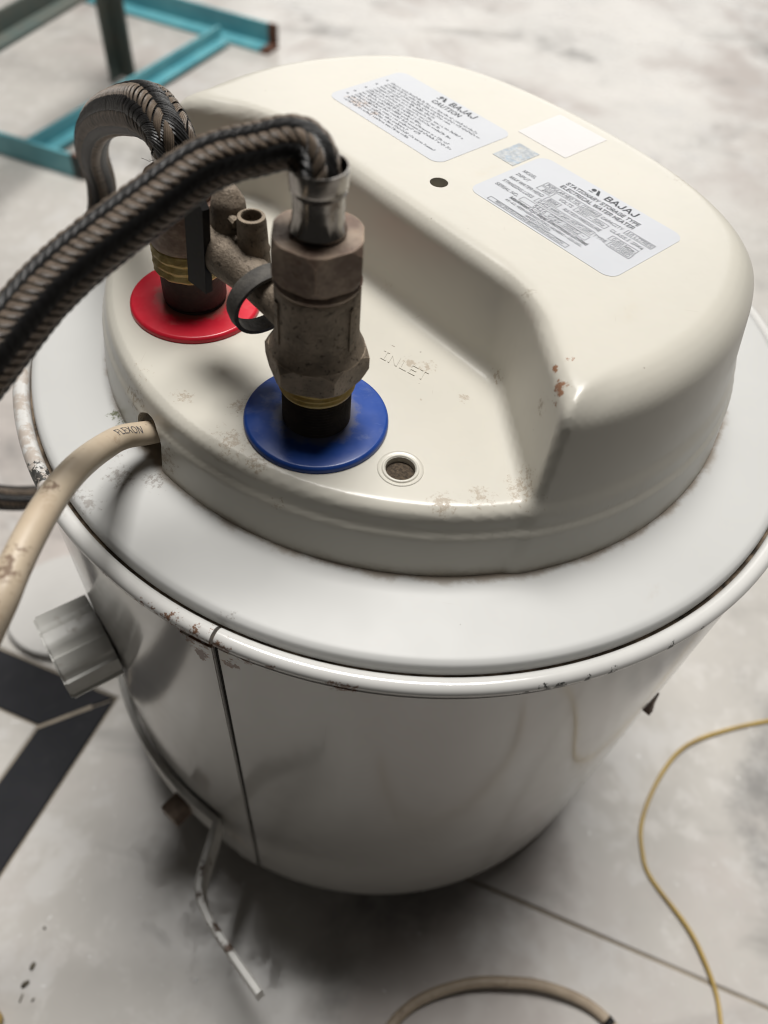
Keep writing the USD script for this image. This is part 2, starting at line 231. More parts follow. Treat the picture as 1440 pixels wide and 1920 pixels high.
def tube(pts, r, n=40, seg=14, path=None):
    P = spline(pts, n)[0] if path is None else path
    rr = np.broadcast_to(np.asarray(r, float), (len(P),)) if np.ndim(r) < 2 else np.interp(np.linspace(0, 1, len(P)), np.array(r)[:, 0], np.array(r)[:, 1])
    Tn, A, B = frames(P); th = np.linspace(0, 2 * np.pi, seg, endpoint=False)
    G = P[:, None] + rr[:, None, None] * (np.cos(th)[None, :, None] * A[:, None] + np.sin(th)[None, :, None] * B[:, None])
    m = grid_mesh(G, close_v=True); v = np.vstack([m.vertices, P[:1], P[-1:]]); k = len(m.vertices); L = (len(P) - 1) * seg
    caps = [[k, (j + 1) % seg, j] for j in range(seg)] + [[k + 1, L + j, L + (j + 1) % seg] for j in range(seg)]
    f = np.vstack([m.faces, caps]); return trimesh.Trimesh(v, f[:, ::-1], process=False)
def hexagon(zb, zt, across, c, rot=0.0, ch=0.0012, bore=0.0):
    """a nut: hexagonal prism whose corners are turned off by a cone at both ends"""
    h = manifold3d.CrossSection([[(across / 2 * math.cos(a), across / 2 * math.sin(a)) for a in np.radians(rot + np.arange(6) * 60)]])
    m = manifold3d.Manifold.extrude(h, zt - zb).translate((0, 0, zb)); R = across / 2
    prof = [(0, zb), (R * .90, zb), (R * 1.01, zb + ch * 1.8), (R * 1.01, zt - ch * 1.8), (R * .90, zt), (0, zt)]
    m = m ^ manifold3d.Manifold.revolve(manifold3d.CrossSection([prof]), 48)
    return m.translate((c[0], c[1], 0))
def rbox(lo, hi, r=0.0):
    return trimesh.creation.box(extents=np.subtract(hi, lo), transform=trimesh.transformations.translation_matrix((np.add(lo, hi)) / 2))
def prism(poly, z0, z1):
    m = trimesh.creation.extrude_polygon(poly, z1 - z0, engine='earcut'); m.apply_translation((0, 0, z0)); return m

# ================================================================== FLOOR
E1, E2 = np.array([.968, -.250]), np.array([.250, .968])
def fl(u, v): return tuple(E1 * u + E2 * v)
floor = T('floor', 'white marble floor with a black stone border corner', base=(0, 0, -H0), kind='structure')
def slab(name, uv, mat, gap=.0007, z=0.0, ch=.0008):
    poly = Polygon(uv).buffer(-gap, join_style=2); inner = poly.buffer(-ch, join_style=2)
    a, b = np.array(poly.exterior.coords)[:-1], np.array(inner.exterior.coords)[:-1]
    lo = prism(poly, -H0 - .02, -H0 + z - ch)
    m = lo
    if len(a) == len(b):
        P = np.stack([np.c_[a, np.full(len(a), -H0 + z - ch)], np.c_[b, np.full(len(b), -H0 + z)]], 1)
        v2, f2 = trimesh.creation.triangulate_polygon(inner, engine='earcut')
        top = trimesh.Trimesh(np.c_[v2, np.full(len(v2), -H0 + z)], f2, process=False)
        m = trimesh.util.concatenate([lo, grid_mesh(P, close_u=True), top])
    v = np.array(m.vertices); v[:, :2] = v[:, :1] * E1 + v[:, 1:2] * E2; m.vertices = v
    part(floor, name, m, mat, smooth=False)
W, WF, V1, V2, U1, U2 = 2.6, .46, -.086, -.121, -.145, -.179
slab('marble_slab', [(U1, V1), (U1, -WF), (-.06, -WF), (W, -WF), (W, -.1036), (-.05, -.1031), (-.05, -.1029), (W, -.1024), (W, W), (-W, W), (-W, V1)], 'marble')
slab('marble_slab', [(-W, V2), (-W, -WF), (U2, -WF), (U2, V2)], 'marble')
slab('black_strip', [(-W, V1), (-W, V2), (U2, V2), (U1, V1)], 'black_stone', gap=.0005)
slab('black_strip', [(U1, V1), (U2, V2), (U2, -WF), (U1, -WF)], 'black_stone', gap=.0005)
gm = rbox((-2.61, -.465, -H0 - .03), (2.61, 2.61, -H0 - .0012)); v = np.array(gm.vertices); v[:, :2] = v[:, :1] * E1 + v[:, 1:2] * E2; gm.vertices = v
part(floor, 'grout_bed', gm, 'grout', smooth=False)
mt = prism(Polygon([fl(U2 - .001, V2 - .0012), fl(U2 + .001, V2 - .0022), fl(U1 - .010, V1 - .0125), fl(U1 - .0115, V1 - .0105)]), -H0 - .001, -H0 + .0004)
part(floor, 'grout_smear', mt, 'grout', smooth=False)

# ================================================================== WATER HEATER
heater = T('water_heater', 'squat white cylindrical water heater with cream plastic top and labels', 'water heater')
A_SEAM = 252.1
# body: one sheet bent round, its seam left open a little
wall = [(.1462, -.2585), (.1472, -.260), (.1483, -.2585), (.1486, -.250), (.1486, -.0105), (.1478, -.0095), (.1462, -.0105)]
part(heater, 'body', lathe(wall[::-1], seg=220, a0=A_SEAM + .32, a1=A_SEAM + 359.68), 'white_paint')
part(heater, 'inner_wall', lathe([(0.05, -.2575), (.1461, -.2575), (.1461, -.013), (.05, -.013)], seg=96), 'dark_hole')
part(heater, 'seam_gap', lathe([(.1461, -.257), (.1479, -.257), (.1479, -.012), (.1461, -.012)][::-1], seg=2, a0=A_SEAM - .30, a1=A_SEAM + .30), 'dark_hole')
part(heater, 'seam_strip', lathe([(.1485, -.256), (.1492, -.256), (.1492, -.0108), (.1485, -.0108)][::-1], seg=10, a0=A_SEAM - 4.6, a1=A_SEAM - .42), 'white_paint')
rim = arc(.1473, -.0058, .0028, -80, 200, 15)
part(heater, 'rim', lathe(([(.1462, -.012)] + rim[1:] + [(.1446, -.012)])[::-1], seg=220, a0=A_SEAM + .22, a1=A_SEAM + 359.78), 'rim_paint')
part(heater, 'groove', lathe([(.148, -.0075), (.139, -.0075)], seg=160), 'groove_grime')
part(heater, 'top_plate', lathe([(.1380, -.0085), (.1428, -.0072), (.1434, -.0060), (.1434, -.0035), (.1430, -.0021), (.1424, -.0014), (.1414, -.0010), (.1410, -.0009), (.1400, -.0007), (.130, -.0004), (.1172, 0.0), (.1168, 0.0), (.10, 0.0)][::1], seg=200), 'plate_paint')
part(heater, 'base_ring', lathe([(.05, -H0), (.121, -H0), (.124, -H0 + .003), (.124, -.2565), (.05, -.2565)], seg=96), 'grey_plastic')

# cap: signed distances, meshed by surface nets, projected on the surface
CX, CY, ZD, ZT = -.0013, .0027, .025, .058
TT, NN = np.array([.743, -.669]), np.array([.669, .743])
def tn(t, n, z=0.0): q = TT * t + NN * n; return (q[0], q[1], z)
def rmax(a, b, r): return np.minimum(np.maximum(a, b), -r) + np.sqrt(np.maximum(a + r, 0) ** 2 + np.maximum(b + r, 0) ** 2)
def rmin(a, b, r): return -rmax(-a, -b, r)
def half(t, n, p, q, inside):
    d = np.array(q, float) - p; d /= np.linalg.norm(d); s = d[0] * (n - p[1]) - d[1] * (t - p[0]); si = d[0] * (inside[1] - p[1]) - d[1] * (inside[0] - p[0])
    return s * (-np.sign(si))
def sdf(p):
    x, y, z = p[..., 0], p[..., 1], p[..., 2]
    rc = np.where(z < .016, .1172 - z * .13, (.1142 - (z - .016) * .19)); rc = np.where((z > .0155) & (z < .0175), np.interp(z, [.0155, .0175], [.11518, .1140]), rc)
    d_out = np.hypot(x - CX, y - CY) - rc
    t, n = x * TT[0] + y * TT[1], x * NN[0] + y * NN[1]
    slope = (z - ZD) * .12
    d_side = rmax(d_out, n - .0895 + (z - ZT) * .18, .034)          # the raised part is cut flat at the back
    rec = rmax(rmax(n + .0205, half(t, n, (54, -20), (88, -44.5), (0, -60)) if 0 else half(t, n, (.054, -.020), (.088, -.0445), (0, -.06)), .003), half(t, n, (-.066, -.017), (-.099, -.0405), (0, -.06)), .003)
    d_wall = -rec + slope
    base = rmax(d_out, z - ZD, .0036)
    w = np.clip((d_out - d_wall) / .02 + .5, 0, 1); w = w * w * (3 - 2 * w)
    hump = rmax(rmax(d_side, d_wall, .0030), z - ZT, .0050 + .0050 * w)
    d = rmin(base, hump, .0034)
    return np.maximum(d, -(z + .0026))
def surface_nets(f, lo, hi, h):
    ax = [np.arange(a, b + h, h) for a, b in zip(lo, hi)]; G = np.stack(np.meshgrid(*ax, indexing='ij'), -1); D = f(G)
    n = np.array(D.shape) - 1; corners = [(i, j, k) for i in (0, 1) for j in (0, 1) for k in (0, 1)]
    C = np.stack([D[i:i + n[0], j:j + n[1], k:k + n[2]] for i, j, k in corners], -1); act = (C.min(-1) < 0) & (C.max(-1) >= 0)
    idx = np.full(act.shape, -1); idx[act] = np.arange(act.sum()); Ca = C[act]; acc = np.zeros((len(Ca), 3)); cnt = np.zeros(len(Ca))
    for a in range(8):
        for b in range(a + 1, 8):
            if sum(x != y for x, y in zip(corners[a], corners[b])) == 1:
                m = (Ca[:, a] < 0) != (Ca[:, b] < 0); t = Ca[:, a] / np.where(m, Ca[:, a] - Ca[:, b], 1)
                acc += np.where(m[:, None], np.array(corners[a]) + t[:, None] * (np.array(corners[b]) - np.array(corners[a])), 0); cnt += m
    V = (np.argwhere(act) + acc / cnt[:, None]) * h + np.array([a[0] for a in ax]); F = []
    for d in range(3):
        o = [k for k in range(3) if k != d]; s = [slice(1, -1)] * 3; s[d] = slice(0, -1); e = list(s); e[d] = slice(1, None)
        sl0 = [slice(1, -1)] * 3; sl0[d] = slice(0, D.shape[d] - 1); sl1 = list(sl0); sl1[d] = slice(1, D.shape[d])
        A, B = D[tuple(sl0)] < 0, D[tuple(sl1)] < 0; w = np.argwhere(A != B); sg = A[A != B]
        q = []
        for da, db in ((0, 0), (1, 0), (1, 1), (0, 1)):
            c = w.copy(); c[:, o[0]] += da; c[:, o[1]] += db; q.append(idx[tuple(c.T)])
        q = np.stack(q, 1); flip = sg if d != 1 else ~sg; q[~flip] = q[~flip][:, ::-1]; F += [q[:, [0, 1, 2]], q[:, [0, 2, 3]]]
    F = np.vstack(F); e = 1e-5
    for _ in range(3):
        g = np.stack([(f(V + e * np.eye(3)[k]) - f(V - e * np.eye(3)[k])) / (2 * e) for k in range(3)], 1); V = V - g * (f(V) / np.maximum((g * g).sum(1), .2))[:, None]
    return trimesh.Trimesh(V, F, process=False)
cm = surface_nets(sdf, (-.122, -.120, -.0062), (.121, .125, .0615), .00135)
if cm.volume < 0: cm.invert()
def mf(tm): return manifold3d.Manifold(manifold3d.Mesh(np.asarray(tm.vertices, np.float32), np.asarray(tm.faces, np.uint32)))
capm = mf(cm)
PLUG = (-.0001, -.0950)
SCREW = tn(-.003, .0023)
def cyl(r, z0, z1, c): return manifold3d.Manifold.cylinder(z1 - z0, r, r, 48).translate((c[0], c[1], z0))
capm = capm - cyl(.0044, ZD - .008, .04, PLUG) - cyl(.0031, ZT - .012, .07, SCREW)
A_C = 226.0; ca, sa = math.cos(math.radians(A_C)), math.sin(math.radians(A_C))
slot = manifold3d.Manifold.cylinder(.05, .0070, .0070, 40).rotate((0, 90, 0)).translate((.095, 0, .0105)) + manifold3d.Manifold.cube((.05, .0140, .0155)).translate((.095, -.0070, -.005))
capm = capm - slot.rotate((0, 0, A_C))
part(heater, 'cap', capm, 'cream_plastic', smooth=34)
part(heater, 'cable_hole', prism(Polygon([(.094 * ca - .012 * sa, .094 * sa + .012 * ca), (.094 * ca + .012 * sa, .094 * sa - .012 * ca), (.0965 * ca + .006 * sa, .0965 * sa - .006 * ca), (.0965 * ca - .006 * sa, .0965 * sa + .006 * ca)]), .0003, .0155), 'dark_hole', smooth=False)
part(heater, 'plug_ring', lathe([(.0044, ZD - .0002)] + arc(.0050, ZD + .0000, .0005, 180, 0, 7)[1:] + [(.0062, ZD + .0001)] + arc(.0065, ZD, .0003, 90, 0, 4), PLUG, 56), 'cream_plastic')
part(heater, 'plug', lathe([(0.0, ZD - .0018), (.0025, ZD - .0016), (.0045, ZD - .0022)][::-1], PLUG, 40), 'plug_dirt')
part(heater, 'screw_hole', lathe([(0, ZT - .009), (.0031, ZT - .009)], SCREW, 30), 'brass_inside')
# raised word on the deck
def text_at(text, height, origin, ang, z, depth, sx=1.0, slant=0.0, bold=False, anchor='l', max_w=None):
    m = meshkit.text_mesh(text, height, depth, bold); v = np.array(m.vertices)
    w = v[:, 0].max()
    if max_w: sx = max_w / w
    v[:, 0] = v[:, 0] * sx + v[:, 1] * slant
    if anchor == 'c': v[:, 0] -= w * sx / 2
    c, s = math.cos(ang), math.sin(ang); t, n = origin[0] + c * v[:, 0] - s * v[:, 1], origin[1] + s * v[:, 0] + c * v[:, 1]
    m.vertices = np.stack([TT[0] * t + NN[0] * n, TT[1] * t + NN[1] * n, z + v[:, 2]], -1); return m
part(heater, 'raised_lettering', text_at('INLET', .0042, (.0240, -.0443), math.radians(14), ZD - .0001, .00036, max_w=.0175, slant=-.25), 'cream_plastic', smooth=False)

# washers round the pipe stubs
def washer(c, mat, label):
    prof = [(.0096, ZD - .001), (.0213, ZD - .001), (.0216, ZD + .0002)] + arc(.0203, ZD + .0009, .0013, 0, 80, 6) + [(.0172, ZD + .0025), (.0135, ZD + .0023), (.0108, ZD + .0024), (.0096, ZD + .0022)]
    part(heater, 'washer', lathe(prof, c, 96), mat, label=label)
IN, OUT = (-.0271, -.0802), (-.0762, -.0335)
washer(IN, 'blue_plastic', 'blue plastic washer round the inlet pipe')
washer(OUT, 'red_plastic', 'red plastic washer round the outlet pipe')
def nipple(c, ztop):
    p = [(.0085, ZD - .002), (.0101, ZD + .001)]
    z = ZD + .001
    while z < ztop - .0009: p += [(.0101, z + .0004), (.0096, z + .0009)]; z += .0011
    p += [(.0098, ztop), (.006, ztop)]
    part(heater, 'pipe_stub', lathe(p, c, 48), 'dark_nipple')
nipple(IN, .044); nipple(OUT, .042)

# labels: sheets with their print
def sheet(t0, n0, t1, n1, r, mat, name, z=ZT - .00004, th=.00014):
    q = sbox(t0 + r, n0 + r, t1 - r, n1 - r).buffer(r, quad_segs=8); v = np.array(q.exterior.coords)
    return part(heater, name, prism(Polygon(np.c_[v[:, :1] * TT + v[:, 1:2] * NN]), z, z + th), mat, smooth=False)
ZP = ZT + .00011
def tick_words(t0, n0, width, h, words):
    """a line of print too small to read: letter-sized strokes in word groups"""
    out, t = [], t0
    for w in words:
        for _ in range(w):
            k = rng.random(); a = h * (.62 if k < .65 else 1.0); b = 0 if k < .9 else -h * .25
            wd = h * rng.uniform(.42, .62)
            sw = h * .17
            out.append((t, n0 + b, t + sw, n0 + a))
            if rng.random() < .75: out.append((t, n0 + a * .8 - sw, t + wd, n0 + a * .8))
            if rng.random() < .55: out.append((t + wd - sw, n0, t + wd, n0 + a * .75))
            t += wd + h * .16
            if t > t0 + width: return out
        t += h * .42
    return out
def rects(lst, z, th=.00004):
    V, F = [], []
    for (a, b, c, d) in lst:
        k = len(V); V += [tn(a, b, z + th), tn(c, b, z + th), tn(c, d, z + th), tn(a, d, z + th)]; F += [[k, k + 1, k + 2], [k, k + 2, k + 3]]
    return trimesh.Trimesh(np.array(V), np.array(F), process=False)
def frame_box(t0, n0, t1, n1, w=.00022): return [(t0, n0, t1, n0 + w), (t0, n1 - w, t1, n1), (t0, n0 + w, t0 + w, n1 - w), (t1 - w, n0 + w, t1, n1 - w)]
def emblem(t, n, s):
    """the maker's mark: a round dot in a slanted arrow-like leaf"""
    dot = [(t + s * .30 + s * .30 * math.cos(a), n + s * .62 + s * .30 * math.sin(a)) for a in np.linspace(0, 2 * np.pi, 24, endpoint=False)]
    wing = [(t + s * .62, n + s * 1.0), (t + s * .95, n + s * .95), (t + s * 1.45, n), (t + s * 1.0, n)]
    foot = [(t - s * .05, n + s * .12), (t + s * .55, n + s * .12), (t + s * .45, n), (t - s * .05, n)]
    return [prism(Polygon([tn(*q)[:2] for q in pl]), ZP, ZP + .00005) for pl in (dot, wing, foot)]
lab = sheet(.0050, .0078, .0660, .0462, .0042, 'label_paper', 'rating_label')
ink = lambda s, h, t, n, **k: text_at(s, h * 1.12, (t, n), 0.0, ZP, .00004, **k)
L0, B0 = .0050, .0078
print_ = [ink('BAJAJ', .0027, L0 + .0305, B0 + .0338, max_w=.0135, bold=True)] + emblem(L0 + .0245, B0 + .0338, .0030)
print_ += [ink('STATIONARY STORAGE TYPE', .00175, L0 + .0325, B0 + .0302, max_w=.031, anchor='c', bold=True), ink('ELECTRICAL WATER HEATER', .00175, L0 + .0325, B0 + .0272, max_w=.031, anchor='c', bold=True)]
rows = [.0237, .0203, .0169, .0135, .0099]
for (a, s, w) in [(.0030, 'MODEL', .0058), (.0375, 'CAPACITY', .0088), (.0139, 'POPULAR NEO TDL (150846)', .0225), (.0480, '10 LITRES', .0098)]: print_.append(ink(s, .0015, L0 + a, B0 + rows[0], max_w=w))
for (a, s, w) in [(.0030, 'INPUT', .0058), (.0150, '2kW', .0035), (.0222, 'VOLTS', .0058), (.0302, '230V ~ 50Hz', .0110), (.0440, 'CLASS I  IPX4', .0130)]: print_.append(ink(s, .0015, L0 + a, B0 + rows[1], max_w=w))
for (a, s, w) in [(.0030, 'MAX WATER HEAD', .0150), (.0202, '80M', .0040), (.0270, 'RATED PRESSURE', .0155), (.0475, '0.80 Mpa', .0085)]: print_.append(ink(s, .0015, L0 + a, B0 + rows[2], max_w=w))
for (a, s, w) in [(.0030, 'STANDING LOSS', .0135), (.0190, '0.401 kWh/ 24h /45°C Diff.', .0225), (.0425, 'TYPE', .0050), (.0492, 'CLOSED', .0075)]: print_.append(ink(s, .0015, L0 + a, B0 + rows[3], max_w=w))
print_ += [ink('SERIAL NO.', .0015, L0 + .0030, B0 + rows[4], max_w=.0100), ink('5416  0720  00832 -', .0018, L0 + .0200, B0 + rows[4], max_w=.0215)]
print_ += [ink('Marketed by: Bajaj Electricals Limited', .0015, L0 + .0120, B0 + .0073, max_w=.0330, bold=True), ink('45-47, VEER NARIMAN ROAD, MUMBAI - 400 001.', .0011, L0 + .0120, B0 + .0053, max_w=.0325), ink('MADE IN INDIA', .0011, L0 + .0225, B0 + .0036, max_w=.0105), ink('READ INSTRUCTIONS BEFORE INSTALLATION', .0011, L0 + .0110, B0 + .0015, max_w=.0290)]
part(heater, 'print', trimesh.util.concatenate(print_), 'label_ink', lab, smooth=False)
fb = []
for (a, b, r) in [(.0130, .0368, 0), (.0475, .0585, 0), (.0130, .0195, 1), (.0292, .0425, 1), (.0192, .0252, 2), (.0465, .0570, 2), (.0180, .0422, 3), (.0484, .0575, 3), (.0145, .0430, 4)]: fb += frame_box(L0 + a, B0 + rows[r] - .0007, L0 + b, B0 + rows[r] + .0022)
fb += frame_box(L0 + .0080, B0 + .0009, L0 + .0420, B0 + .0031)
part(heater, 'print_frame', rects(fb, ZP), 'label_ink', lab, smooth=False)
lab2 = sheet(-.0722, .0100, -.0118, .0482, .0042, 'label_paper', 'caution_label')
L0, B0 = -.0722, .0100
print_ = [ink('BAJAJ', .0027, L0 + .0305, B0 + .0338, max_w=.0135, bold=True)] + emblem(L0 + .0245, B0 + .0338, .0030) + [ink('CAUTION', .0021, L0 + .0325, B0 + .0300, max_w=.0150, anchor='c', bold=True)]
part(heater, 'print', trimesh.util.concatenate(print_), 'label_ink', lab2, smooth=False)
small = []
for k in range(14):
    y = B0 + .0268 - k * .00182
    if k in (0, 3, 6, 9, 11): small.append((L0 + .0028, y + .0002, L0 + .0037, y + .0010))
    words = [rng.randint(2, 9) for _ in range(14)]; small += tick_words(L0 + .0058, y, (.047, .050, .044, .030)[k % 4] if k not in (2, 5, 10, 13) else .036, .00125, words)
part(heater, 'small_print', rects(small, ZP), 'faded_ink', lab2, smooth=False)
sheet(-.0126, .0517, .0104, .0756, .0006, 'sticker_paper', 'square_sticker')
hol = sheet(-.0062, .0315, .0036, .0456, .0002, 'hologram', 'hologram_sticker')

# knob on the body's side
a = 221.5; kc, ks = math.cos(math.radians(a)), math.sin(math.radians(a))
pts = []
for k in range(10):
    b = 36 * k
    for d, rr in ((0, .0178), (7, .0182), (20, .0183), (23, .0172), (29, .0171), (33, .0176)): pts.append((rr * math.cos(math.radians(b + d)), rr * math.sin(math.radians(b + d))))
kp = Polygon(pts); km = trimesh.util.concatenate([prism(kp, 0, .0205), prism(kp.buffer(-.0009), .0204, .0215)])
v = np.array(km.vertices); o = np.array([kc, ks, 0]); tdir = np.array([-ks, kc, 0])
km.vertices = o * (.1488 + v[:, 2:3]) + tdir * v[:, :1] + np.array([0, 0, 1]) * v[:, 1:2] + [0, 0, -.098]
part(heater, 'knob', km, 'grey_plastic', smooth=25)
# mounting strap: hugs the body low on the left and its free end is bent out
sp = [polar(.1512, d, -.205)[:2] for d in range(190, 244, 3)] + [(-.0648, -.1372), (-.0652, -.145), (-.0662, -.160), (-.0655, -.167), (-.0625, -.1735), (-.057, -.180), (-.043, -.1925), (-.029, -.2045)]
def strap(z0, z1, w):
    P = np.array(sp); d = np.gradient(P, axis=0); d /= np.linalg.norm(d, axis=1)[:, None]; nn = np.stack([-d[:, 1], d[:, 0]], 1)
    a_, b_ = P + nn * w / 2, P - nn * w / 2
    q = lambda A, z: np.c_[A, np.full(len(A), z)]
    G = np.stack([q(a_, z0), q(b_, z0), q(b_, z1 - .0005), q(b_ * .8 + a_ * .2, z1), q(a_ * .8 + b_ * .2, z1), q(a_, z1 - .0005)], 1)
    m = grid_mesh(G, close_v=True); k = len(P) - 1; f = np.vstack([m.faces, [[0, 2, 1], [0, 3, 2], [0, 4, 3], [0, 5, 4]], [[k * 6, k * 6 + i, k * 6 + i + 1] for i in range(1, 5)]])
    t_ = trimesh.Trimesh(m.vertices, f, process=True); trimesh.repair.fix_normals(t_); return t_
ms = part(heater, 'mounting_strap', strap(-.221, -.199, .0036), 'strap_paint', smooth=30)
bz = rbox((-.005, -.005, -.006), (.005, .005, .006)); bz.apply_transform(trimesh.transformations.rotation_matrix(math.radians(237), (0, 0, 1))); bz.apply_translation(polar(.1575, 236, -.216))
part(heater, 'bolt', bz, 'rusty_metal', smooth=False)
tb = prism(Polygon([(0, -.001), (.014, -.001), (.014, .0002), (.005, .0014), (0, .0026)]), -.0015, .0015); v = np.array(tb.vertices); a = 322.5; o = np.array([math.cos(math.radians(a)), math.sin(math.radians(a)), 0]); s_ = np.array([0, 0, 1.0])
tb.vertices = o * (.1490 + v[:, 1:2]) + s_ * (v[:, :1] - .112) + np.array([-o[1], o[0], 0]) * v[:, 2:3]
part(heater, 'bracket_edge', tb, 'rusty_metal', smooth=False)

# ================================================================== INLET VALVE
valve = T('safety_valve', 'dusty grey metal safety valve with side nozzle standing in the blue washer', 'valve', base=(IN[0], IN[1], .0284))
part(valve, 'thread_tape', lathe([(.0100, .0394), (.0106, .0398), (.0111, .0409), (.0106, .0416), (.0113, .0426), (.0107, .0434), (.0114, .0446), (.0110, .0460), (.0098, .0466)], IN, 48), 'teflon_tape')
part(valve, 'hexagon_base', hexagon(.0460, .0540, .0292, IN, 58, .0013), 'cast_metal', smooth=20)
part(valve, 'valve_body', lathe([(.0102, .0530), (.0131, .0537), (.0120, .0560), (.0113, .0585), (.0112, .061), (.0111, .0725), (.0108, .0738), (.0100, .0742)], IN, 64), 'cast_metal')
rib = rbox((-.0009, .0100, .058), (.0009, .0116, .071)); 
for d in (215, 330): 
    rb = rib.copy(); rb.apply_transform(trimesh.transformations.rotation_matrix(math.radians(d - 90), (0, 0, 1))); rb.apply_translation((IN[0], IN[1], 0)); part(valve, 'rib', rb, 'cast_metal', smooth=False)
part(valve, 'lock_ring', lathe([(.0095, .0738), (.0109, .0741), (.0113, .0751), (.0109, .0760), (.0095, .0772)], IN, 56), 'rusty_metal')
part(valve, 'hexagon_head', hexagon(.0768, .0878, .0250, IN, 37, .0014), 'rusty_metal', smooth=20)
# side branch: cone, bulb, nozzle, knuckle, lever, ring
def hull_spheres(chain, res=24):
    out = None
    for (p, r), (q, s) in zip(chain[:-1], chain[1:]):
        h = manifold3d.Manifold.batch_hull([manifold3d.Manifold.sphere(r, res).translate(p), manifold3d.Manifold.sphere(s, res).translate(q)]); out = h if out is None else out + h
    return out
BZ = .0595
br = hull_spheres([((-.0335, -.0755, BZ), .0066), ((-.046, -.066, BZ + .001), .0055), ((-.0535, -.0595, BZ + .002), .0068), ((-.0595, -.0545, BZ + .003), .0078)])
br = br.refine_to_length(.0012); bt = trimesh.Trimesh(br.to_mesh().vert_properties[:, :3], br.to_mesh().tri_verts); trimesh.smoothing.filter_taubin(bt, iterations=10)
part(valve, 'branch', bt, 'cast_metal', smooth=True)
nz = np.array([-.0486, -.0590]); 
part(valve, 'nozzle', lathe([(.0046, .060), (.0044, .0655), (.0046, .0665), (.0043, .0675), (.0040, .0745), (.0037, .0760), (.0029, .0762), (.0026, .0755), (.0026, .064), (0, .064)], nz, 40), 'cast_metal')
kn = hull_spheres([((-.0570, -.0535, .064), .0056), ((-.0562, -.0535, .0750), .0048), ((-.0560, -.0535, .0775), .0034)]).refine_to_length(.001); kt = trimesh.Trimesh(kn.to_mesh().vert_properties[:, :3], kn.to_mesh().tri_verts); trimesh.smoothing.filter_taubin(kt, iterations=6)
part(valve, 'knuckle', kt, 'cast_metal', smooth=True)
part(valve, 'pin', tube([(-.0550, -.0570, .0735), (-.0525, -.0596, .0735)], .0013, 4, 10), 'cast_metal')
lv = prism(Polygon([(-.004, -.014), (.004, -.014), (.004, .011), (.0025, .013), (-.0025, .013), (-.004, .011)]), -.0012, .0012)
v = np.array(lv.vertices); e1 = np.array([.80, -.60, 0]); e2 = np.array([.05, .07, .996]); e3 = np.cross(e1, e2)
lv.vertices = v[:, :1] * e1 + v[:, 1:2] * e2 + v[:, 2:3] * e3 + np.array([-.0640, -.0590, .066])
part(valve, 'lever', lv, 'black_plastic', smooth=False)
th = np.linspace(0, 2 * np.pi, 49)[:-1]; ax = np.array([-.62, .70, .20]); ax /= np.linalg.norm(ax); b1 = np.cross(ax, (0, 0, 1)); b1 /= np.linalg.norm(b1); b2 = np.cross(ax, b1)
ring = np.array([-.0435, -.0690, .0575])
RR = [(.0096, -.0024), (.0108, -.0024), (.0112, 0), (.0108, .0024), (.0096, .0024), (.0094, 0)]
G = np.stack([[ring + (math.cos(t) * b1 + math.sin(t) * b2) * r_ + ax * h_ for r_, h_ in RR] for t in th])
rm = grid_mesh(G, close_u=True, close_v=True); trimesh.repair.fix_normals(rm); part(valve, 'lever_ring', rm, 'dusty_black', smooth=40)

# ================================================================== OUTLET ADAPTOR
outl = T('outlet_adaptor', 'brown rusty pipe adaptor wrapped with yellow tape standing in the red washer', 'pipe fitting', base=(OUT[0], OUT[1], .0284))
part(outl, 'pipe_end', lathe([(.0098, .0284), (.0104, .0290), (.0104, .0400), (.0098, .0402)], OUT, 48), 'dark_nipple')
tp = lathe([(.0102, .0398)] + [(.0113 + .0006 * math.sin(k * 2.1), .0400 + k * .001) for k in range(10)] + [(.0100, .0496)], OUT, 64); v = np.array(tp.vertices); v[:, :2] += (meshkit.noise(v * 500)[:, None] - .5) * .0007; tp.vertices = v
part(outl, 'thread_tape', tp, 'teflon_tape', smooth=True)
part(outl, 'socket', lathe([(.0100, .0490), (.0113, .0496), (.0116, .052), (.0113, .055), (.0117, .056), (.0117, .063), (.0112, .0645), (.0085, .065)], OUT, 56), 'rusty_metal')
part(outl, 'hexagon_head', hexagon(.0648, .0705, .0225, OUT, 10, .0012), 'rusty_metal', smooth=20)

# ================================================================== BRAIDED HOSES
def ferrule(thing, c, z0, z1, r):
    L_ = z1 - z0
    prof = [(r * .80, z0), (r * .97, z0 + .0004), (r * 1.02, z0 + .0018), (r * .93, z0 + .0036), (r * .90, z0 + .006), (r * .90, z0 + L_ * .62), (r * .97, z0 + L_ * .66), (r * .955, z0 + L_ * .70), (r * 1.0, z0 + L_ * .74), (r * 1.015, z0 + L_ * .95), (r * 1.0, z1), (r * .94, z1), (r * .93, z1 - .0006), (r * .90, z0 + L_ * .5), (0, z0 + L_ * .5)]
    m = lathe(prof, c, 72); v = np.array(m.vertices); a_ = np.arctan2(v[:, 1] - c[1], v[:, 0] - c[0]); fz = np.clip((z0 + L_ * .64 - v[:, 2]) / .004, 0, 1) * np.clip((v[:, 2] - z0 - .003) / .002, 0, 1)
    k = 1 - .045 * fz * (np.cos(a_ * 8) > .2); rr = np.hypot(v[:, 0] - c[0], v[:, 1] - c[1]); outm = rr > r * .86
    v[:, 0] = np.where(outm, c[0] + (v[:, 0] - c[0]) * k, v[:, 0]); v[:, 1] = np.where(outm, c[1] + (v[:, 1] - c[1]) * k, v[:, 1]); m.vertices = v
    part(thing, 'ferrule', m, 'steel', smooth=30)
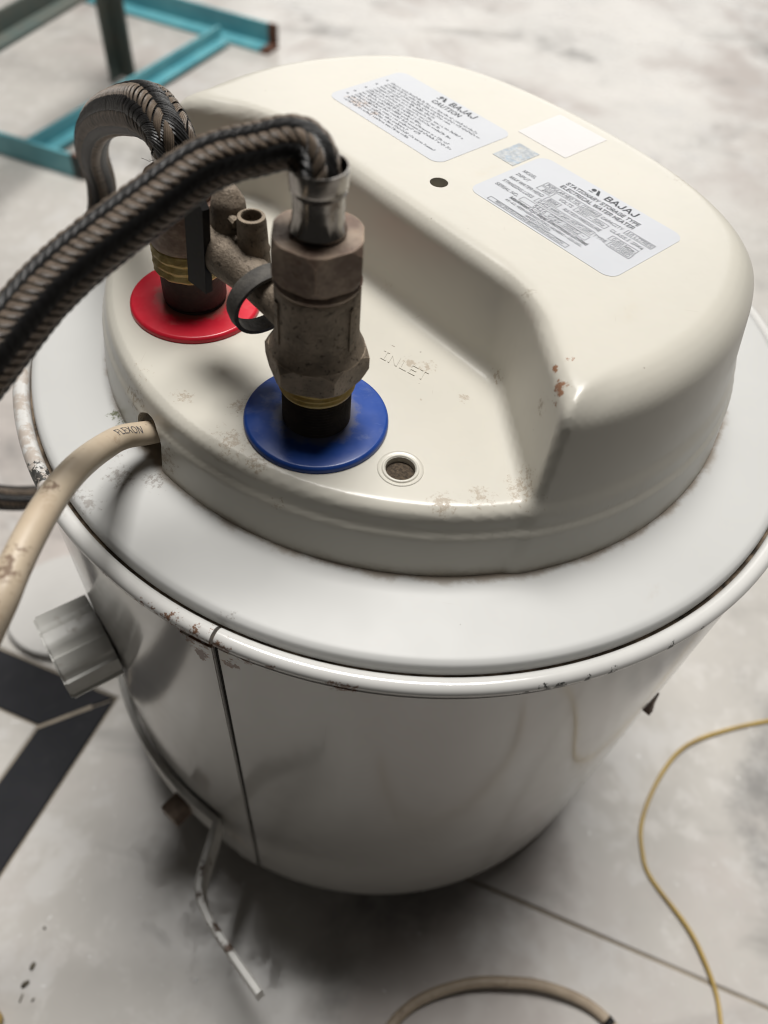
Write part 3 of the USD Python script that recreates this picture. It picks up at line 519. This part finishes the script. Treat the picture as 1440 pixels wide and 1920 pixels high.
def braided(thing, pts, rad, pitch=264.0, N=10, step=.00034):
    P0, s0 = spline(pts, 60); n = int(s0[-1] / step); P, s = spline(pts, n)
    R = np.interp(s, [q[0] * s[-1] for q in rad], [q[1] for q in rad]); Tn, A, B = frames(P); hgt = .00036
    part(thing, 'core', tube(None, R - .0011, path=P[::4] if True else P, seg=18) if np.ndim(R) == 0 else tube(None, (R - .0011)[::4], path=P[::4], seg=18), 'black_plastic', smooth=True)
    cs = np.linspace(-1, 1, 5); seg_len = 5
    for fam, sgn, mat in ((0, 1, 'tan_strand'), (1, -1, 'black_strand')):
        for i in range(N):
            th0 = 2 * np.pi * i / N + fam * .1; jit = .0002 * (meshkit.noise(np.c_[s * 180, np.full_like(s, i * 7.3 + fam * 31), 0 * s]) - .5)
            th = th0 + sgn * pitch * s
            lw = (.00080, .00100)[fam] * (1 + .14 * (meshkit.noise(np.c_[s * 120, np.full_like(s, i * 3.1 + fam * 17 + 5), 0 * s]) - .5))
            G = []
            for c in cs:
                ss = c * lw * math.sin(math.atan(1 / (.006 * pitch)) + 0) ; # axial and angular offsets of a point across the ribbon
                hel = math.atan(.006 * pitch)                                # angle between strand and hose axis
                dax, dth = c * lw * math.sin(hel), -sgn * c * lw * math.cos(hel) / R
                t_ = th + dth; x = s + dax
                Pc = np.stack([np.interp(x, s, P[:, k]) for k in range(3)], 1); Ac = np.stack([np.interp(x, s, A[:, k]) for k in range(3)], 1); Bc = np.stack([np.interp(x, s, B[:, k]) for k in range(3)], 1)
                ph = N / 2 * t_; wv = np.cos(ph) * sgn; wv = np.sign(wv) * np.abs(wv) ** .6
                rr = R + hgt * wv + jit - .00020 * c * c + .0002
                G.append(Pc + rr[:, None] * (np.cos(t_)[:, None] * Ac + np.sin(t_)[:, None] * Bc))
            G = np.stack(G, 1); m = grid_mesh(G); uv = np.stack([np.broadcast_to((cs + 1) / 2, (n, 5)), np.broadcast_to(s[:, None] * 100, (n, 5))], -1).reshape(-1, 2)
            if np.einsum('ij,ij->i', m.face_normals[:200], (m.triangles_center[:200] - P[np.repeat(np.arange(50), 4)[:200]])).mean() < 0: m.invert()
            part(thing, 'strand', m, mat, smooth=True, uv=uv)
hose = T('braided_hose', 'black and tan braided hose rising from the blue washer valve and crossing in front', 'hose', base=(IN[0], IN[1], .085))
FR = .0068
ferrule(hose, IN, .0872, .1042, FR)
near = [(-.0271, -.0802, .094), (-.0275, -.0795, .0995), (-.0282, -.0780, .1036), (-.0308, -.0766, .1060), (-.0350, -.0768, .1062), (-.0405, -.0783, .1048), (-.0505, -.0811, .102), (-.0614, -.0877, .0957), (-.072, -.0961, .0893), (-.0823, -.1053, .0823), (-.0892, -.1137, .0758), (-.0955, -.1222, .069), (-.105, -.1335, .058), (-.132, -.150, .015), (-.165, -.165, -.06), (-.215, -.185, -.16), (-.285, -.21, -.255), (-.36, -.24, -.2835)]
braided(hose, near, [(0, .0050), (.04, .0051), (.08, .0056), (.14, .0061), (.22, .0065), (1, .0065)])
hose2 = T('braided_hose', 'black and tan braided hose arching over from the red washer outlet', 'hose', base=(OUT[0], OUT[1], .0640))
ferrule(hose2, OUT, .0697, .0770, FR)
far = [(-.0762, -.0335, .072), (-.0755, -.0350, .0780), (-.0762, -.0352, .0815), (-.0815, -.0290, .0835), (-.0930, -.0145, .0780), (-.1145, .0140, .0610), (-.1360, .0441, .0380), (-.1510, .0695, .013), (-.156, .0821, -.0041), (-.160, .0829, -.0242), (-.1655, .0700, -.0378), (-.1735, .0500, -.0443), (-.1850, .0280, -.053), (-.203, .0095, -.065), (-.2177, -.0102, -.0797), (-.2190, -.0233, -.1027), (-.2092, -.0208, -.1210), (-.1978, -.0124, -.1337), (-.1860, .0050, -.1499), (-.1765, .0300, -.1711), (-.170, .060, -.20)]
braided(hose2, far, [(0, .0052), (.02, .0064), (.05, .0074), (.12, .0068), (.2, .0062), (1, .0062)], step=.0005)

def fibres(thing, centre, n, spread, ln, seed):
    r_ = np.random.default_rng(seed); ms_ = []
    for _ in range(n):
        a0 = np.array(centre) + r_.normal(0, spread, 3); d = r_.normal(0, 1, 3); d /= np.linalg.norm(d); e = r_.normal(0, 1, 3)
        ms_.append(tube([a0, a0 + d * ln * .5 + e * ln * .08, a0 + d * ln + e * ln * .2], .00007, 7, 4))
    part(thing, 'loose_fibre', trimesh.util.concatenate(ms_), 'black_strand', smooth=True, kind='stuff', uv=None)
fibres(hose2, (-.0790, -.0375, .0755), 22, .0014, .0026, 3)
fibres(hose, (-.0300, -.0800, .1040), 16, .0020, .0034, 5)

# ================================================================== CORDS AND WIRES
cord = T('power_cord', 'cream power cord with brown stains coming out of the cap beside the blue washer', 'cord', base=(-.079, -.080, .005))
cp = [(-.0655, -.0680, .0090), (-.072, -.0740, .0092), (-.0790, -.0808, .0100), (-.0842, -.0875, .0140), (-.0855, -.0990, .0215), (-.0850, -.1130, .0300), (-.0847, -.1276, .0360), (-.0843, -.1433, .0388), (-.084, -.1557, .039), (-.0841, -.1621, .0378), (-.0873, -.171, .0309), (-.0921, -.1776, .0156), (-.098, -.184, -.01)]
RC = .0038; cpath, cs_ = spline(cp, 110)
part(cord, 'sheath', tube(None, RC, path=cpath, seg=22), 'cord_sheath', smooth=True)
Tn, A, B = frames(cpath)
tm = meshkit.text_mesh('FLEXON', .0024, .00005); tm = tm.subdivide().subdivide(); v = np.array(tm.vertices); w = v[:, 0].max(); v[:, 0] *= .0135 / w
s_at = .0385 - v[:, 0]                                                # reads towards the hole
want = np.array([.25, -.45, .75])
Pc = np.stack([np.interp(s_at, cs_, cpath[:, k]) for k in range(3)], 1); Tc = np.stack([np.interp(s_at, cs_, Tn[:, k]) for k in range(3)], 1); Tc /= np.linalg.norm(Tc, axis=1)[:, None]
Wn = want - Tc * (Tc @ want)[:, None]; Wn /= np.linalg.norm(Wn, axis=1)[:, None]; Sd = np.cross(Wn, -Tc)
phi = (v[:, 1] - .0008) / RC
tm.vertices = Pc + (RC + .00003 + v[:, 2:3]) * (np.cos(phi)[:, None] * Wn + np.sin(phi)[:, None] * Sd)
part(cord, 'print', tm, 'cord_ink', smooth=False)
def on_floor(pts, r): return [(x, y, -H0 + r + dz) for x, y, dz in pts]
wire = T('yellow_wire', 'thin yellow wire curving over the marble floor right of the heater', 'wire', base=(.18, -.09, -H0))
part(wire, 'insulation', tube(on_floor([(.34, .02, 0), (.2714, .0021, 0), (.229, -.0145, .001), (.208, -.0275, .002), (.1936, -.0449, .002), (.183, -.064, .001), (.1764, -.0839, 0), (.1765, -.097, 0), (.1791, -.1081, 0), (.1969, -.1315, .001), (.2055, -.148, .001), (.2107, -.1641, 0), (.2114, -.1789, 0), (.209, -.215, 0)], .0012), .0012, 140, 8), 'yellow_insulation', smooth=True)
cable = T('beige_cable', 'dusty beige cable arching on the floor in front of the heater', 'cable', base=(.10, -.175, -H0))
part(cable, 'sheath', tube(on_floor([(.020, -.235, 0), (.0371, -.1995, .001), (.0585, -.184, .004), (.0813, -.1769, .006), (.0960, -.1752, .006), (.1104, -.1744, .005), (.1335, -.1777, .002), (.1475, -.184, 0), (.1600, -.1960, 0), (.168, -.210, 0)], .0028), .0028, 80, 14), 'beige_cable_sheath', smooth=True)
part(cable, 'tape_band', tube(on_floor([(.1485, -.1848, 0), (.1512, -.1873, 0)], .0028), .0031, 4, 14), 'black_plastic', smooth=True)
coil = T('amber_scrap', 'small amber plastic scrap at the bottom left corner of the floor', 'scrap', base=(-.165, -.226, -H0))
part(coil, 'scrap', tube([(-.1665, -.2200, -H0 + .002), (-.1625, -.2245, -H0 + .003), (-.1625, -.2290, -H0 + .002)], [[0, .0012], [.5, .0026], [1, .0016]], 14, 10), 'yellow_insulation', smooth=True)
part(coil, 'brown_end', tube([(-.1668, -.2192, -H0 + .0018), (-.1655, -.2212, -H0 + .0026)], .0016, 4, 8), 'rusty_end', smooth=True)
for (x, y, l, w, ang, lb) in ((-.1556, -.1991, .0055, .0030, 80, 'dark elongated crumb, the farther of two by the floor corner'), (-.1562, -.2073, .0060, .0032, 50, 'dark crumb with a bent tip, the larger one beside the thin straw'), (-.1559, -.2136, .0060, .0013, 88, 'thin olive straw lying upright below the dark crumbs'), (-.1497, -.2136, .0030, .0014, 70, 'tiny grey chip right of the thin straw'), (-.1564, -.1810, .0022, .0020, 0, 'small round tan grain apart from the crumbs')):
    g = T('crumb', lb, 'crumb', base=(x, y, -H0), group='crumbs of dirt on the marble')
    m = trimesh.creation.icosphere(2); v = np.array(m.vertices); v *= 1 + .5 * (meshkit.fbm(v * 1.7 + x * 900, 2)[:, None] - .5); v *= (l * .36, w * .36, w / 3.4); m.vertices = v
    m.apply_transform(trimesh.transformations.rotation_matrix(math.radians(ang), (0, 0, 1))); m.apply_translation((x, y, -H0 + w / 3)); part(g, 'fragment', m, 'grit', smooth=True)
lid = T('plastic_lid', 'round white plastic lid lying on the floor behind the ridged knob', 'lid', base=(-.2155, .012, -H0))
part(lid, 'lid', lathe([(.0, -H0), (.0410, -H0), (.0405, -H0 + .004)] + arc(.0385, -H0 + .0060, .0020, 0, 90, 5) + [(.030, -H0 + .0080), (0, -H0 + .0080)], (-.2155, .012), 72), 'lid_plastic')

# ================================================================== IRON STAND
stand = T('iron_stand', 'turquoise painted angle iron stand with rusty ends standing on the marble', 'stand', base=(-.45, .75, -H0))
def angle_bar(p, q, w, t, up=(0, 0, 1), flip=1):
    """an L section: one flange flat, one upright"""
    p, q = np.array(p, float), np.array(q, float); d = (q - p); L_ = np.linalg.norm(d); d /= L_; u = np.array(up, float); u -= d * (u @ d); u /= np.linalg.norm(u); s = np.cross(d, u) * flip
    sec = [(0, 0), (w, 0), (w, t), (t, t), (t, w), (0, w)]
    m = trimesh.creation.extrude_polygon(Polygon(sec), L_, engine='earcut'); v = np.array(m.vertices); m.vertices = p + v[:, :1] * s + v[:, 1:2] * u + v[:, 2:3] * d
    trimesh.repair.fix_normals(m); return m
def end_plate(p, q, w, t, flip):
    p, q = np.array(p, float), np.array(q, float); d = (q - p) / np.linalg.norm(q - p); return angle_bar(p - d * .0015, p + d * .012, w + .0006, t + .0012, flip=flip)
zf = -H0 + .0005
fa, fb_ = (-.398, .545, zf), (-.640, .612, zf)
part(stand, 'foot', angle_bar(fa, fb_, .026, .004, flip=1), 'turquoise_paint', smooth=False)
part(stand, 'rusty_tip', end_plate(fa, fb_, .026, .004, 1), 'rusty_end', smooth=False)
ra, rb_ = (-.262, .955, zf), (-.575, 1.055, zf)
part(stand, 'foot', angle_bar(ra, rb_, .030, .004, flip=-1), 'turquoise_paint', smooth=False)
part(stand, 'rusty_tip', end_plate(ra, rb_, .030, .004, -1), 'rusty_end', smooth=False)
part(stand, 'crossbar', angle_bar((-.470, .575, zf + .004), (-.345, .945, zf + .004), .019, .004, flip=1), 'turquoise_paint', smooth=False)
part(stand, 'post', angle_bar((-.440, .800, zf + .004), (-.440, .800, .10), .024, .004, up=(-.3, -1, 0)), 'weathered_paint', smooth=False)
part(stand, 'brace', angle_bar((-.506, .30, -.150), (-.424, .826, -.168), .022, .004, flip=1), 'weathered_paint', smooth=False)
